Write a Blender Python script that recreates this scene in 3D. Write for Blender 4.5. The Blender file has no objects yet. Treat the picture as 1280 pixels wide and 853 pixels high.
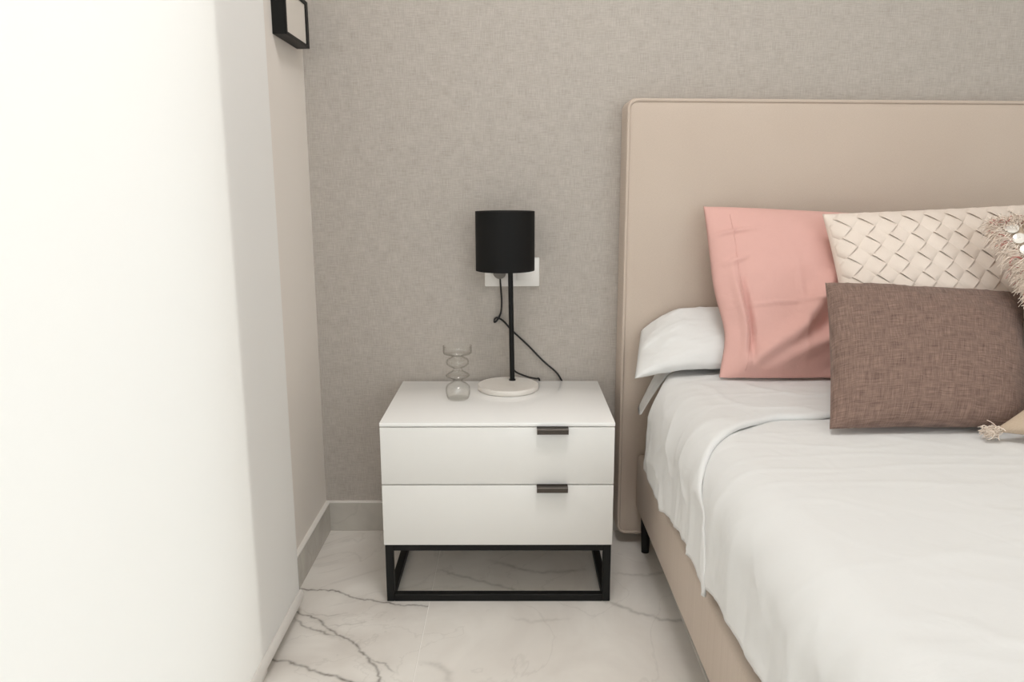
import bpy, bmesh, math, random
from mathutils import Vector, Matrix, noise
random.seed(7)
scene = bpy.context.scene
COL = scene.collection
V = Vector

# ------------------------------------------------------------------ camera
F_PX, PITCH, YAW, ROLL = 973.69, 0.1974, -0.0043, -0.0028
cam_d = bpy.data.cameras.new('camera')
cam_d.sensor_fit = 'HORIZONTAL'; cam_d.sensor_width = 36.0
cam_d.lens = F_PX / 1280.0 * 36.0
cam_d.clip_start = 0.02; cam_d.clip_end = 200
cam = bpy.data.objects.new('camera', cam_d); COL.objects.link(cam)
_c, _s, _cp, _sp = math.cos(YAW), math.sin(YAW), math.cos(PITCH), math.sin(PITCH)
_r = V((_c, -_s, 0)); _f = V((_s * _cp, _c * _cp, -_sp)); _u = V((_s * _sp, _c * _sp, _cp))
_R = _r * math.cos(ROLL) + _u * math.sin(ROLL)
_U = -_r * math.sin(ROLL) + _u * math.cos(ROLL)
m3 = Matrix((_R, _U, -_f)).transposed()
cam.matrix_world = Matrix.Translation((0.3176, -2.1522, 0.9972)) @ m3.to_4x4()
scene.camera = cam

# ------------------------------------------------------------------ world and exposure
world = bpy.data.worlds.new('world'); scene.world = world; world.use_nodes = True
bg = world.node_tree.nodes['Background']
bg.inputs['Color'].default_value = (.955, .985, 1.03, 1)     # even, bright overcast sky
bg.inputs['Strength'].default_value = 2.7
scene.view_settings.view_transform = 'Standard'
scene.view_settings.look = 'None'
scene.view_settings.gamma = 1.0
scene.view_settings.use_curve_mapping = False
scene.view_settings.exposure = 0.44
scene.cycles.use_denoising = True
scene.cycles.max_bounces = 14
scene.cycles.diffuse_bounces = 8
scene.cycles.transmission_bounces = 12
scene.cycles.transparent_max_bounces = 16
scene.cycles.sample_clamp_indirect = 6.0
scene.cycles.caustics_reflective = False
scene.cycles.caustics_refractive = False

XL, XR, YF, ZC = -0.2387, 3.30, -3.70, 2.60        # room: left, right, front (behind camera), ceiling
WIN_Y0, WIN_Y1, WIN_Z1 = -0.745, -2.75, 2.28       # balcony window in the left wall
FW_X0, FW_X1, FW_Z1 = .25, 2.65, 2.30              # wide glass front behind the camera

def portal(loc, rot, sx, sy):                      # tells the renderer where the daylight comes in
    d = bpy.data.lights.new('daylight_opening', 'AREA'); d.shape = 'RECTANGLE'; d.size = sx; d.size_y = sy
    d.cycles.is_portal = True
    o = bpy.data.objects.new('daylight_opening', d); COL.objects.link(o); o.location = loc; o.rotation_euler = rot
portal((XL - 0.20, (WIN_Y0 + WIN_Y1) / 2, WIN_Z1 / 2 + .01), (0, -math.pi / 2, 0), WIN_Z1, WIN_Y0 - WIN_Y1)
portal(((FW_X0 + FW_X1) / 2, YF - 0.12, FW_Z1 / 2 + .01), (math.pi / 2, 0, 0), FW_X1 - FW_X0, FW_Z1)

# ------------------------------------------------------------------ materials
def mat(name):
    m = bpy.data.materials.new(name); m.use_nodes = True
    nt = m.node_tree
    return m, nt, nt.nodes['Principled BSDF']
def N(nt, t, **kw):
    n = nt.nodes.new(t)
    for k, v in kw.items(): setattr(n, k, v)
    return n
def L(nt, a, b): nt.links.new(a, b)
def plain(name, col, rough=.5, metallic=0, coat=0, spec=.5, sheen=0):
    m, nt, b = mat(name)
    b.inputs['Base Color'].default_value = (*col, 1); b.inputs['Roughness'].default_value = rough
    b.inputs['Metallic'].default_value = metallic; b.inputs['Coat Weight'].default_value = coat
    b.inputs['Coat Roughness'].default_value = .04
    b.inputs['Specular IOR Level'].default_value = spec
    b.inputs['Sheen Weight'].default_value = sheen
    # faint surface unevenness
    tc = N(nt, 'ShaderNodeTexCoord'); nz = N(nt, 'ShaderNodeTexNoise')
    nz.inputs['Scale'].default_value = 60; nz.inputs['Detail'].default_value = 4
    L(nt, tc.outputs['Object'], nz.inputs['Vector'])
    bp = N(nt, 'ShaderNodeBump'); bp.inputs['Strength'].default_value = .03; bp.inputs['Distance'].default_value = .001
    L(nt, nz.outputs['Fac'], bp.inputs['Height']); L(nt, bp.outputs['Normal'], b.inputs['Normal'])
    return m
def woven(name, c_lo, c_hi, thread, stretch, coord='UV', rough=.9, bump=.3, blotch=6.0, blotch_amt=.35, thread_amt=.65, axes='xy', sheen=0.1):
    """cloth: two crossed sets of uneven threads plus soft blotches"""
    m, nt, b = mat(name)
    tc = N(nt, 'ShaderNodeTexCoord'); src = tc.outputs[coord]
    if axes == 'xz':
        sp = N(nt, 'ShaderNodeSeparateXYZ'); cb = N(nt, 'ShaderNodeCombineXYZ')
        L(nt, src, sp.inputs[0]); L(nt, sp.outputs['X'], cb.inputs['X']); L(nt, sp.outputs['Z'], cb.inputs['Y']); src = cb.outputs[0]
    facs = []
    for i, sc in enumerate(((thread / stretch, thread, 1), (thread, thread / stretch, 1))):
        mp = N(nt, 'ShaderNodeMapping'); mp.inputs['Scale'].default_value = sc; mp.inputs['Location'].default_value = (i * 7.3, i * 3.1, 0)
        L(nt, src, mp.inputs['Vector'])
        nz = N(nt, 'ShaderNodeTexNoise', noise_dimensions='2D'); nz.inputs['Scale'].default_value = 1; nz.inputs['Detail'].default_value = 3; nz.inputs['Roughness'].default_value = .6
        L(nt, mp.outputs[0], nz.inputs['Vector']); facs.append(nz.outputs['Fac'])
    av = N(nt, 'ShaderNodeMath', operation='ADD'); L(nt, facs[0], av.inputs[0]); L(nt, facs[1], av.inputs[1])
    bl = N(nt, 'ShaderNodeTexNoise', noise_dimensions='2D'); bl.inputs['Scale'].default_value = blotch; bl.inputs['Detail'].default_value = 5
    L(nt, src, bl.inputs['Vector'])
    m1 = N(nt, 'ShaderNodeMath', operation='MULTIPLY_ADD'); L(nt, av.outputs[0], m1.inputs[0]); m1.inputs[1].default_value = thread_amt * 1.6; m1.inputs[2].default_value = .5 - thread_amt * 1.6
    m2 = N(nt, 'ShaderNodeMath', operation='MULTIPLY_ADD'); L(nt, bl.outputs['Fac'], m2.inputs[0]); m2.inputs[1].default_value = blotch_amt * 2; L(nt, m1.outputs[0], m2.inputs[2])
    m3_ = N(nt, 'ShaderNodeMath', operation='SUBTRACT', use_clamp=True); L(nt, m2.outputs[0], m3_.inputs[0]); m3_.inputs[1].default_value = blotch_amt
    mx = N(nt, 'ShaderNodeMix', data_type='RGBA'); L(nt, m3_.outputs[0], mx.inputs['Factor'])
    mx.inputs['A'].default_value = (*c_lo, 1); mx.inputs['B'].default_value = (*c_hi, 1)
    L(nt, mx.outputs['Result'], b.inputs['Base Color'])
    bp = N(nt, 'ShaderNodeBump'); bp.inputs['Strength'].default_value = bump; bp.inputs['Distance'].default_value = .0015
    L(nt, av.outputs[0], bp.inputs['Height']); L(nt, bp.outputs['Normal'], b.inputs['Normal'])
    b.inputs['Roughness'].default_value = rough; b.inputs['Specular IOR Level'].default_value = .2
    b.inputs['Sheen Weight'].default_value = sheen
    return m
def crumpled(name, col, rough=.85, scale=30, bump=.25, sheen=.1, sub=0):
    """smooth cotton with fine crumples"""
    m, nt, b = mat(name)
    b.inputs['Base Color'].default_value = (*col, 1); b.inputs['Roughness'].default_value = rough
    b.inputs['Specular IOR Level'].default_value = .2; b.inputs['Sheen Weight'].default_value = sheen
    tc = N(nt, 'ShaderNodeTexCoord')
    nz = N(nt, 'ShaderNodeTexNoise'); nz.inputs['Scale'].default_value = scale; nz.inputs['Detail'].default_value = 6; nz.inputs['Distortion'].default_value = 1.2
    L(nt, tc.outputs['Object'], nz.inputs['Vector'])
    bp = N(nt, 'ShaderNodeBump'); bp.inputs['Strength'].default_value = bump; bp.inputs['Distance'].default_value = .006
    L(nt, nz.outputs['Fac'], bp.inputs['Height'])
    wv = N(nt, 'ShaderNodeTexNoise'); wv.inputs['Scale'].default_value = 900; wv.inputs['Detail'].default_value = 1
    L(nt, tc.outputs['Object'], wv.inputs['Vector'])
    b2 = N(nt, 'ShaderNodeBump'); b2.inputs['Strength'].default_value = .12; b2.inputs['Distance'].default_value = .0008
    L(nt, wv.outputs['Fac'], b2.inputs['Height']); L(nt, bp.outputs['Normal'], b2.inputs['Normal']); L(nt, b2.outputs['Normal'], b.inputs['Normal'])
    return m
def marble(name, attr=False, lo=(.69, .645, .60), hi=(.82, .785, .74), vein=(.14, .12, .10), rough=.22, seed=0):
    m, nt, b = mat(name)
    tc = N(nt, 'ShaderNodeTexCoord')
    mp = N(nt, 'ShaderNodeMapping'); mp.inputs['Location'].default_value = (seed * 3.1, seed * 1.7, seed); L(nt, tc.outputs['Object'], mp.inputs['Vector'])
    cl = N(nt, 'ShaderNodeTexNoise'); cl.inputs['Scale'].default_value = 3.0; cl.inputs['Detail'].default_value = 6; cl.inputs['Distortion'].default_value = 1.5
    L(nt, mp.outputs[0], cl.inputs['Vector'])
    mx = N(nt, 'ShaderNodeMix', data_type='RGBA'); mx.inputs['A'].default_value = (*lo, 1); mx.inputs['B'].default_value = (*hi, 1)
    cr = N(nt, 'ShaderNodeMapRange'); cr.inputs['From Min'].default_value = .3; cr.inputs['From Max'].default_value = .65; L(nt, cl.outputs['Fac'], cr.inputs['Value'])
    L(nt, cr.outputs[0], mx.inputs['Factor'])
    col = mx.outputs['Result']
    # faint natural veining everywhere
    n2 = N(nt, 'ShaderNodeTexNoise'); n2.inputs['Scale'].default_value = 2.3; n2.inputs['Detail'].default_value = 7; n2.inputs['Distortion'].default_value = 2.2
    L(nt, mp.outputs[0], n2.inputs['Vector'])
    sb = N(nt, 'ShaderNodeMath', operation='SUBTRACT'); L(nt, n2.outputs['Fac'], sb.inputs[0]); sb.inputs[1].default_value = .5
    ab = N(nt, 'ShaderNodeMath', operation='ABSOLUTE'); L(nt, sb.outputs[0], ab.inputs[0])
    mr = N(nt, 'ShaderNodeMapRange', interpolation_type='SMOOTHSTEP'); mr.inputs['From Min'].default_value = 0; mr.inputs['From Max'].default_value = .016; mr.inputs['To Min'].default_value = .09; mr.inputs['To Max'].default_value = 0
    L(nt, ab.outputs[0], mr.inputs['Value'])
    mv = N(nt, 'ShaderNodeMix', data_type='RGBA'); L(nt, mr.outputs[0], mv.inputs['Factor']); L(nt, col, mv.inputs['A']); mv.inputs['B'].default_value = (*vein, 1)
    col = mv.outputs['Result']
    if attr:
        at = N(nt, 'ShaderNodeAttribute', attribute_name='vein')
        bk = N(nt, 'ShaderNodeTexNoise'); bk.inputs['Scale'].default_value = 45; bk.inputs['Detail'].default_value = 4; L(nt, tc.outputs['Object'], bk.inputs['Vector'])
        bm_ = N(nt, 'ShaderNodeMapRange'); bm_.inputs['From Min'].default_value = .3; bm_.inputs['From Max'].default_value = .6; bm_.inputs['To Min'].default_value = .45; L(nt, bk.outputs['Fac'], bm_.inputs['Value'])
        mm = N(nt, 'ShaderNodeMath', operation='MULTIPLY', use_clamp=True); L(nt, at.outputs['Fac'], mm.inputs[0]); L(nt, bm_.outputs[0], mm.inputs[1])
        mk = N(nt, 'ShaderNodeMix', data_type='RGBA'); L(nt, mm.outputs[0], mk.inputs['Factor']); L(nt, col, mk.inputs['A']); mk.inputs['B'].default_value = (*vein, 1)
        col = mk.outputs['Result']
    L(nt, col, b.inputs['Base Color'])
    b.inputs['Roughness'].default_value = rough
    b.inputs['Specular IOR Level'].default_value = .4
    return m

M_wallpaper = woven('woven_wallpaper', (.352, .316, .280), (.515, .474, .434), 480, 14, coord='Object', axes='xz', blotch=30, blotch_amt=.22, thread_amt=.62, bump=.2, sheen=0)
M_paint = plain('warm_white_wall_paint', (.80, .75, .70), .9, spec=.2)
M_ceiling = plain('ceiling_paint', (.82, .80, .77), .9, spec=.2)
M_tile = marble('marble_tile')
M_tile_v = marble('marble_tile_veined', True)
M_skirt = marble('marble_skirting', False, lo=(.44, .41, .37), hi=(.56, .53, .48), seed=3)
M_grout = plain('grout', (.84, .81, .77), .9)
M_sealant = plain('white_sealant', (.78, .75, .71), .6)
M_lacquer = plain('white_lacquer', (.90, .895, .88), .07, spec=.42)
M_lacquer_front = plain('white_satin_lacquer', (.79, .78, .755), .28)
M_black_metal = plain('black_powder_coat', (.006, .006, .0055), .5, spec=.25)
M_bronze = plain('dark_bronze_metal', (.060, .048, .038), .42, metallic=.35)
M_shade = woven('black_shade_fabric', (.005, .005, .005), (.010, .0095, .009), 2600, 10, coord='Object', rough=.7, bump=.15, sheen=0)
M_shade_in = plain('shade_lining', (.02, .019, .018), .8)
M_white_marble = marble('white_marble', False, lo=(.66, .62, .57), hi=(.76, .73, .69), vein=(.45, .42, .39), rough=.3, seed=5)
M_cord = plain('black_cord', (.010, .010, .010), .6)
M_plug = plain('grey_plug', (.16, .145, .125), .5)
M_plastic = plain('white_plastic', (.78, .755, .72), .35)
M_headboard = woven('beige_upholstery', (.490, .402, .333), (.585, .494, .422), 1300, 6, coord='Object', axes='xz', blotch=5, blotch_amt=.25, thread_amt=.5, bump=.12)
M_rail = woven('beige_upholstery_rail', (.490, .402, .333), (.585, .494, .422), 1300, 6, coord='Object', blotch=5, blotch_amt=.25, thread_amt=.5, bump=.12)
M_white_cotton = crumpled('white_cotton', (.715, .711, .702), scale=16, bump=.18)
M_pillow_cotton = crumpled('white_pillow_cotton', (.73, .724, .712), scale=20, bump=.22)
M_mattress = plain('mattress_cloth', (.74, .70, .64), .9)
M_pink = crumpled('pink_cotton', (.67, .395, .352), scale=26, bump=.30)
M_cream = woven('cream_pleat_cloth', (.68, .582, .505), (.80, .708, .632), 1500, 4, blotch=25, blotch_amt=.3, thread_amt=.3, bump=.1)
M_brown = woven('brown_linen', (.116, .072, .057), (.308, .207, .168), 520, 18, blotch=60, blotch_amt=.15, thread_amt=.8, bump=.5)
M_tan = woven('tan_cotton', (.43, .33, .24), (.60, .48, .37), 1100, 5, blotch=25, blotch_amt=.25, thread_amt=.5, bump=.3)
M_fringe = plain('beige_fringe_yarn', (.88, .77, .67), .95)
M_fringe_pink = plain('pink_yarn', (.55, .20, .17), .95)
M_sequin = plain('pearly_sequin', (.80, .76, .70), .18, metallic=.25)
M_panel = plain('white_panel', (.70, .655, .60), .8)

def glass_mat():                                   # thin blown glass: clear, greyer and more mirroring where seen edge-on
    m, nt, b = mat('clear_glass')
    out = nt.nodes['Material Output']
    fr = N(nt, 'ShaderNodeLayerWeight'); fr.inputs['Blend'].default_value = .5
    pw = N(nt, 'ShaderNodeMath', operation='POWER'); L(nt, fr.outputs['Facing'], pw.inputs[0]); pw.inputs[1].default_value = 5.0
    mc = N(nt, 'ShaderNodeMix', data_type='RGBA'); L(nt, pw.outputs[0], mc.inputs['Factor'])
    mc.inputs['A'].default_value = (.985, .985, .98, 1); mc.inputs['B'].default_value = (.52, .51, .48, 1)
    tr = N(nt, 'ShaderNodeBsdfTransparent'); L(nt, mc.outputs['Result'], tr.inputs['Color'])
    gl = N(nt, 'ShaderNodeBsdfGlossy'); gl.inputs['Roughness'].default_value = .03
    ma = N(nt, 'ShaderNodeMath', operation='MULTIPLY_ADD'); L(nt, pw.outputs[0], ma.inputs[0]); ma.inputs[1].default_value = .2; ma.inputs[2].default_value = .04
    mx = N(nt, 'ShaderNodeMixShader'); L(nt, ma.outputs[0], mx.inputs[0])
    L(nt, tr.outputs[0], mx.inputs[1]); L(nt, gl.outputs[0], mx.inputs[2]); L(nt, mx.outputs[0], out.inputs['Surface'])
    return m
M_glass = glass_mat()
def pane_mat():
    m, nt, b = mat('window_glass')
    out = nt.nodes['Material Output']
    tr = N(nt, 'ShaderNodeBsdfTransparent'); tr.inputs['Color'].default_value = (.93, .95, .94, 1)
    gl = N(nt, 'ShaderNodeBsdfGlossy'); gl.inputs['Roughness'].default_value = .02
    mx = N(nt, 'ShaderNodeMixShader'); mx.inputs[0].default_value = .06
    L(nt, tr.outputs[0], mx.inputs[1]); L(nt, gl.outputs[0], mx.inputs[2]); L(nt, mx.outputs[0], out.inputs['Surface'])
    return m
M_pane = pane_mat()
def blind_mat():
    m, nt, b = mat('translucent_blind_cloth')
    out = nt.nodes['Material Output']
    df = N(nt, 'ShaderNodeBsdfDiffuse'); df.inputs['Color'].default_value = (.88, .875, .86, 1)
    tl = N(nt, 'ShaderNodeBsdfTranslucent'); tl.inputs['Color'].default_value = (.92, .885, .82, 1)
    tc = N(nt, 'ShaderNodeTexCoord'); nz = N(nt, 'ShaderNodeTexNoise'); nz.inputs['Scale'].default_value = 700; L(nt, tc.outputs['Object'], nz.inputs['Vector'])
    bp = N(nt, 'ShaderNodeBump'); bp.inputs['Strength'].default_value = .05; bp.inputs['Distance'].default_value = .0005
    L(nt, nz.outputs['Fac'], bp.inputs['Height']); L(nt, bp.outputs['Normal'], df.inputs['Normal'])
    mx = N(nt, 'ShaderNodeMixShader'); mx.inputs[0].default_value = .14
    L(nt, df.outputs[0], mx.inputs[1]); L(nt, tl.outputs[0], mx.inputs[2]); L(nt, mx.outputs[0], out.inputs['Surface'])
    return m
M_blind = blind_mat()

# ------------------------------------------------------------------ mesh helpers
def link(name, me, material, parent=None, smooth=True):
    o = bpy.data.objects.new(name, me); COL.objects.link(o)
    if material: me.materials.append(material)
    if smooth:
        for p in me.polygons: p.use_smooth = True
    if parent: o.parent = parent
    return o
def from_bm(name, bm, material, parent=None, smooth=False, recalc=True):
    if recalc: bmesh.ops.recalc_face_normals(bm, faces=bm.faces)
    me = bpy.data.meshes.new(name); bm.to_mesh(me); bm.free()
    return link(name, me, material, parent, smooth)
def add_box(bm, a, b, bevel=0, seg=2):
    a = V(a); b = V(b); c = (a + b) / 2; s = b - a
    r = bmesh.ops.create_cube(bm, size=1, matrix=Matrix.Translation(c) @ Matrix.Diagonal((abs(s.x), abs(s.y), abs(s.z), 1)))
    if bevel:
        es = list({e for v in r['verts'] for e in v.link_edges})
        bmesh.ops.bevel(bm, geom=es, offset=bevel, segments=seg, profile=.5, affect='EDGES')
def box(name, a, b, material, parent=None, bevel=0, seg=2):
    bm = bmesh.new(); add_box(bm, a, b, bevel, seg)
    o = from_bm(name, bm, material, parent, smooth=False)
    if bevel: shade_auto(o)
    return o
def shade_auto(o, ang=40):
    me = o.data
    for p in me.polygons: p.use_smooth = True
    me.set_sharp_from_angle(angle=math.radians(ang))
def spline(pts, n=8):
    """Catmull-Rom through the points"""
    P = [V(p) for p in pts]; P = [P[0] * 2 - P[1]] + P + [P[-1] * 2 - P[-2]]
    out = []
    for i in range(1, len(P) - 2):
        for k in range(n):
            t = k / n
            out.append(.5 * (2 * P[i] + (P[i + 1] - P[i - 1]) * t + (2 * P[i - 1] - 5 * P[i] + 4 * P[i + 1] - P[i + 2]) * t * t + (3 * P[i] - P[i - 1] - 3 * P[i + 1] + P[i + 2]) * t ** 3))
    out.append(P[-2]); return out
def add_tube(bm, pts, r, seg=8, cap=True):
    rings = []; up = V((.3, .5, .81)).normalized()
    for i, p in enumerate(pts):
        p = V(p); t = (V(pts[min(i + 1, len(pts) - 1)]) - V(pts[max(i - 1, 0)])).normalized()
        x = up.cross(t)
        if x.length < 1e-4: x = V((1, 0, 0)).cross(t)
        x.normalize(); y = t.cross(x); up = y
        rr = r(i / (len(pts) - 1)) if callable(r) else r
        # keep frame stable
        rings.append([bm.verts.new(p + (x * math.cos(2 * math.pi * k / seg) + y * math.sin(2 * math.pi * k / seg)) * rr) for k in range(seg)])
    for a, b in zip(rings, rings[1:]):
        for k in range(seg): bm.faces.new((a[k], a[(k + 1) % seg], b[(k + 1) % seg], b[k]))
    if cap: bm.faces.new(rings[0][::-1]); bm.faces.new(rings[-1])
def tube(name, pts, r, material, parent=None, seg=8):
    bm = bmesh.new(); add_tube(bm, pts, r, seg); o = from_bm(name, bm, material, parent, True); shade_auto(o, 60); return o
def lathe(name, prof, c, material, parent=None, seg=48, ang=35, closed=False):
    """prof: list of (r, z); revolved around the vertical through c"""
    bm = bmesh.new(); rings = []
    for r, z in prof:
        if r < 1e-5: rings.append([bm.verts.new((c[0], c[1], z))])
        else: rings.append([bm.verts.new((c[0] + r * math.cos(2 * math.pi * k / seg), c[1] + r * math.sin(2 * math.pi * k / seg), z)) for k in range(seg)])
    pairs = list(zip(rings, rings[1:]))
    if closed: pairs.append((rings[-1], rings[0]))
    for a, b in pairs:
        for k in range(seg):
            k2 = (k + 1) % seg
            if len(a) == 1 and len(b) > 1: bm.faces.new((a[0], b[k], b[k2]))
            elif len(b) == 1 and len(a) > 1: bm.faces.new((a[k], a[k2], b[0]))
            elif len(a) > 1: bm.faces.new((a[k], a[k2], b[k2], b[k]))
    o = from_bm(name, bm, material, parent, True); shade_auto(o, ang); return o
def thing(name, label, cat, loc=(0, 0, 0), group=None):
    o = bpy.data.objects.new(name, None); COL.objects.link(o); o.empty_display_size = .1
    tag(o, label, cat, group); return o
def tag(o, label, cat, group=None):
    o['label'] = label; o['category'] = cat
    if group: o['group'] = group
    return o
def structure(o): o['kind'] = 'structure'; return o
def bump01(t): return t * t * (3 - 2 * t)
def clamp(x, a, b): return max(a, min(b, x))
def nz(x, y, z=0): return noise.noise(V((x, y, z)))
def ridge(x, y, z=0): return 1 - abs(noise.noise(V((x, y, z)))) * 2

# ------------------------------------------------------------------ the room
def wall_with_hole(name, boxes, m):
    bm = bmesh.new()
    for a, b in boxes: add_box(bm, a, b)
    return structure(from_bm(name, bm, m))
T = .20
structure(box('wall_back', (XL - T, 0, -.1), (XR + T, T, ZC + .1), M_wallpaper))
wall_with_hole('wall_left', [((XL - T, 0, -.1), (XL, WIN_Y0, ZC)), ((XL - T, WIN_Y1, -.1), (XL, YF, ZC)),
                             ((XL - T, WIN_Y0, WIN_Z1), (XL, WIN_Y1, ZC)), ((XL - T, WIN_Y0, -.1), (XL, WIN_Y1, .0))], M_paint)
structure(box('wall_right', (XR, YF, -.1), (XR + T, 0, ZC), M_paint))
wall_with_hole('wall_front', [((XL - T, YF - T, -.1), (FW_X0, YF, ZC)), ((FW_X1, YF - T, -.1), (XR + T, YF, ZC)),
                              ((FW_X0, YF - T, FW_Z1), (FW_X1, YF, ZC)), ((FW_X0, YF - T, -.1), (FW_X1, YF, 0))], M_paint)
structure(box('ceiling', (XL - T, YF - T, ZC), (XR + T, 0, ZC + .1), M_ceiling))

floor = structure(box('floor', (XL, YF, -.06), (XR, 0, -.0015), M_grout))
# floor tiles: 60 x 120 cm marble slabs, joint line under the nightstand
SEAM = .107
# natural veins of the two slabs beside the nightstand: (points, width, strength)
left_veins = [([(-.26, -.347), (-.17, -.358), (-.13, -.362), (-.09, -.388), (-.05, -.405), (.0, -.415), (.03, -.428), (.075, -.432), (SEAM + .003, -.430)], .0032, .85),
              ([(-.25, -.435), (-.20, -.462), (-.15, -.490), (-.10, -.545), (-.055, -.575), (-.02, -.620), (.005, -.650), (.03, -.70), (.05, -.80)], .0034, .75),
              ([(-.21, -.480), (-.17, -.520), (-.125, -.545), (-.09, -.560)], .0030, .6), ([(-.20, -.455), (-.14, -.475), (-.08, -.462)], .0022, .35),
              ([(-.13, -.520), (-.08, -.515), (-.03, -.500)], .0020, .35), ([(.0, -.645), (.035, -.665), (.06, -.69)], .0025, .55),
              ([(-.26, -.640), (-.18, -.655), (-.10, -.690), (.0, -.735), (.08, -.76), (SEAM, -.78)], .0042, .8)]
right_veins = [([(.46, -.395), (.52, -.405), (.56, -.425), (.60, -.455), (.66, -.490), (.75, -.50)], .0075, .34),
               ([(.11, -.25), (.2, -.30), (.29, -.345), (.36, -.37), (.44, -.36)], .006, .32),
               ([(.25, -.20), (.34, -.25), (.42, -.265), (.50, -.25)], .008, .30), ([(.57, -.27), (.65, -.28), (.72, -.26)], .007, .30),
               ([(.12, -.66), (.16, -.675), (.18, -.72)], .010, .25), ([(.30, -.48), (.36, -.50), (.44, -.49)], .006, .15)]
import numpy as np
def vein_field(X, Y, veins):
    out = np.zeros_like(X)
    for k, (pl, w, st) in enumerate(veins):
        pts = spline([(x, y, 0) for x, y in pl], 14)
        pts = [p + V((nz(p.x * 45, p.y * 45, k) * .006 + nz(p.x * 130, p.y * 130, k) * .003, nz(p.x * 45, p.y * 45, k + 9) * .008 + nz(p.x * 130, p.y * 130, k + 9) * .004, 0)) for p in pts]
        for q, (a, b) in enumerate(zip(pts, pts[1:])):
            wl = w * (.65 + .7 * abs(nz(q * .17, k * 3.7))); pad = max(.03, wl * 3)
            msk = (X > min(a.x, b.x) - pad) & (X < max(a.x, b.x) + pad) & (Y > min(a.y, b.y) - pad) & (Y < max(a.y, b.y) + pad)
            if not msk.any(): continue
            x, y = X[msk], Y[msk]; dx, dy = b.x - a.x, b.y - a.y; ll = dx * dx + dy * dy + 1e-12
            t_ = np.clip(((x - a.x) * dx + (y - a.y) * dy) / ll, 0, 1)
            d = np.hypot(x - a.x - t_ * dx, y - a.y - t_ * dy)
            fade = min(1, (q + 4) / 12, (len(pts) - q + 3) / 10) if k else 1
            val = fade * (st * np.exp(-(d / wl) ** 2) + .10 * st * np.exp(-(d / .014) ** 2))
            out[msk] = np.maximum(out[msk], val)
    return out
def tile(x0, x1, y0, y1, veins):
    g = .0011
    x0 += g; x1 -= g; y0 += g; y1 -= g
    if not veins:
        bm = bmesh.new(); add_box(bm, (x0, y0, -.02), (x1, y1, 0), .0008, 1)
        return from_bm('tile', bm, M_tile, floor)
    xs_ = np.linspace(x0, x1, int((x1 - x0) / .0024)); ysplit = y1 - .86
    ys_ = np.concatenate([[y0], np.linspace(ysplit, y1, int(.86 / .0024))])
    X, Y = np.meshgrid(xs_, ys_); nx, ny = len(xs_), len(ys_)
    att = vein_field(X, Y, veins).ravel()
    vs = np.stack([X.ravel(), Y.ravel(), np.zeros(nx * ny)], 1)
    k = (np.arange(ny - 1)[:, None] * nx + np.arange(nx - 1)[None]).ravel()
    fs = np.stack([k, k + 1, k + nx + 1, k + nx], 1).tolist()
    rim = list(range(nx)) + [(j + 1) * nx - 1 for j in range(1, ny)] + [(ny - 1) * nx + i for i in range(nx - 2, -1, -1)] + [j * nx for j in range(ny - 2, 0, -1)]
    low = vs[rim].copy(); low[:, 2] = -.02; base = len(vs); n = len(rim)
    for q in range(n): fs.append((rim[q], base + q, base + (q + 1) % n, rim[(q + 1) % n]))
    me = bpy.data.meshes.new('tile'); me.from_pydata(np.concatenate([vs, low]).tolist(), [], fs)
    at = me.attributes.new('vein', 'FLOAT', 'POINT'); at.data.foreach_set('value', np.concatenate([att, np.zeros(n)]).astype(np.float32))
    return link('tile', me, M_tile_v, floor, smooth=False)
xs = [XL, SEAM]
while xs[-1] < XR - .01: xs.append(min(xs[-1] + .6, XR))
ys = [0.0]
while ys[-1] > YF + .01: ys.append(max(ys[-1] - 1.2, YF))
for i in range(len(xs) - 1):
    for j in range(len(ys) - 1):
        tile(xs[i], xs[i + 1], ys[j + 1], ys[j], (left_veins if i == 0 else right_veins) if j == 0 and i < 2 else None)

# skirting: marble strip with a pale sealed top edge
HB = .0865
def skirting(name, a, b, cap_a, cap_b):
    o = structure(box(name, a, b, M_skirt, bevel=.0008, seg=1))
    box('sealant', cap_a, cap_b, M_sealant, o)
skirting('baseboard_back', (XL, -.012, 0), (XR, 0, HB), (XL, -.0125, HB), (XR, 0, HB + .003))
skirting('baseboard_left', (XL, WIN_Y0, 0), (XL + .012, -.0125, HB), (XL, WIN_Y0, HB), (XL + .0125, -.0125, HB + .003))
skirting('baseboard_right', (XR - .012, YF, 0), (XR, -.0125, HB), (XR - .0125, YF, HB), (XR, -.0125, HB + .003))

# balcony window behind the blind, and the glazed front behind the camera
def window(name, along, u0, u1, z1, pos, mull):
    bm = bmesh.new(); fw, fd = .055, .06
    def bar(ua, ub, za, zb):
        if along == 'y': add_box(bm, (pos - fd / 2, min(ua, ub), za), (pos + fd / 2, max(ua, ub), zb), .004, 1)
        else: add_box(bm, (min(ua, ub), pos - fd / 2, za), (max(ua, ub), pos + fd / 2, zb), .004, 1)
    lo, hi = min(u0, u1), max(u0, u1)
    bar(lo, lo + fw, 0, z1); bar(hi - fw, hi, 0, z1); bar(lo, hi, 0, fw); bar(lo, hi, z1 - fw, z1)
    for u in mull: bar(u - fw / 2, u + fw / 2, 0, z1)
    w = structure(from_bm(name, bm, M_plastic))
    st = [lo + fw] + [x for u in sorted(mull) for x in (u - fw / 2, u + fw / 2)] + [hi - fw]
    for k in range(0, len(st), 2):
        if along == 'y': box('pane', (pos - .004, st[k], fw), (pos + .004, st[k + 1], z1 - fw), M_pane, w)
        else: box('pane', (st[k], pos - .004, fw), (st[k + 1], pos + .004, z1 - fw), M_pane, w)
    return w
window('window_1', 'y', WIN_Y0, WIN_Y1, WIN_Z1, XL - .12, [(WIN_Y0 + WIN_Y1) / 2])
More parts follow.
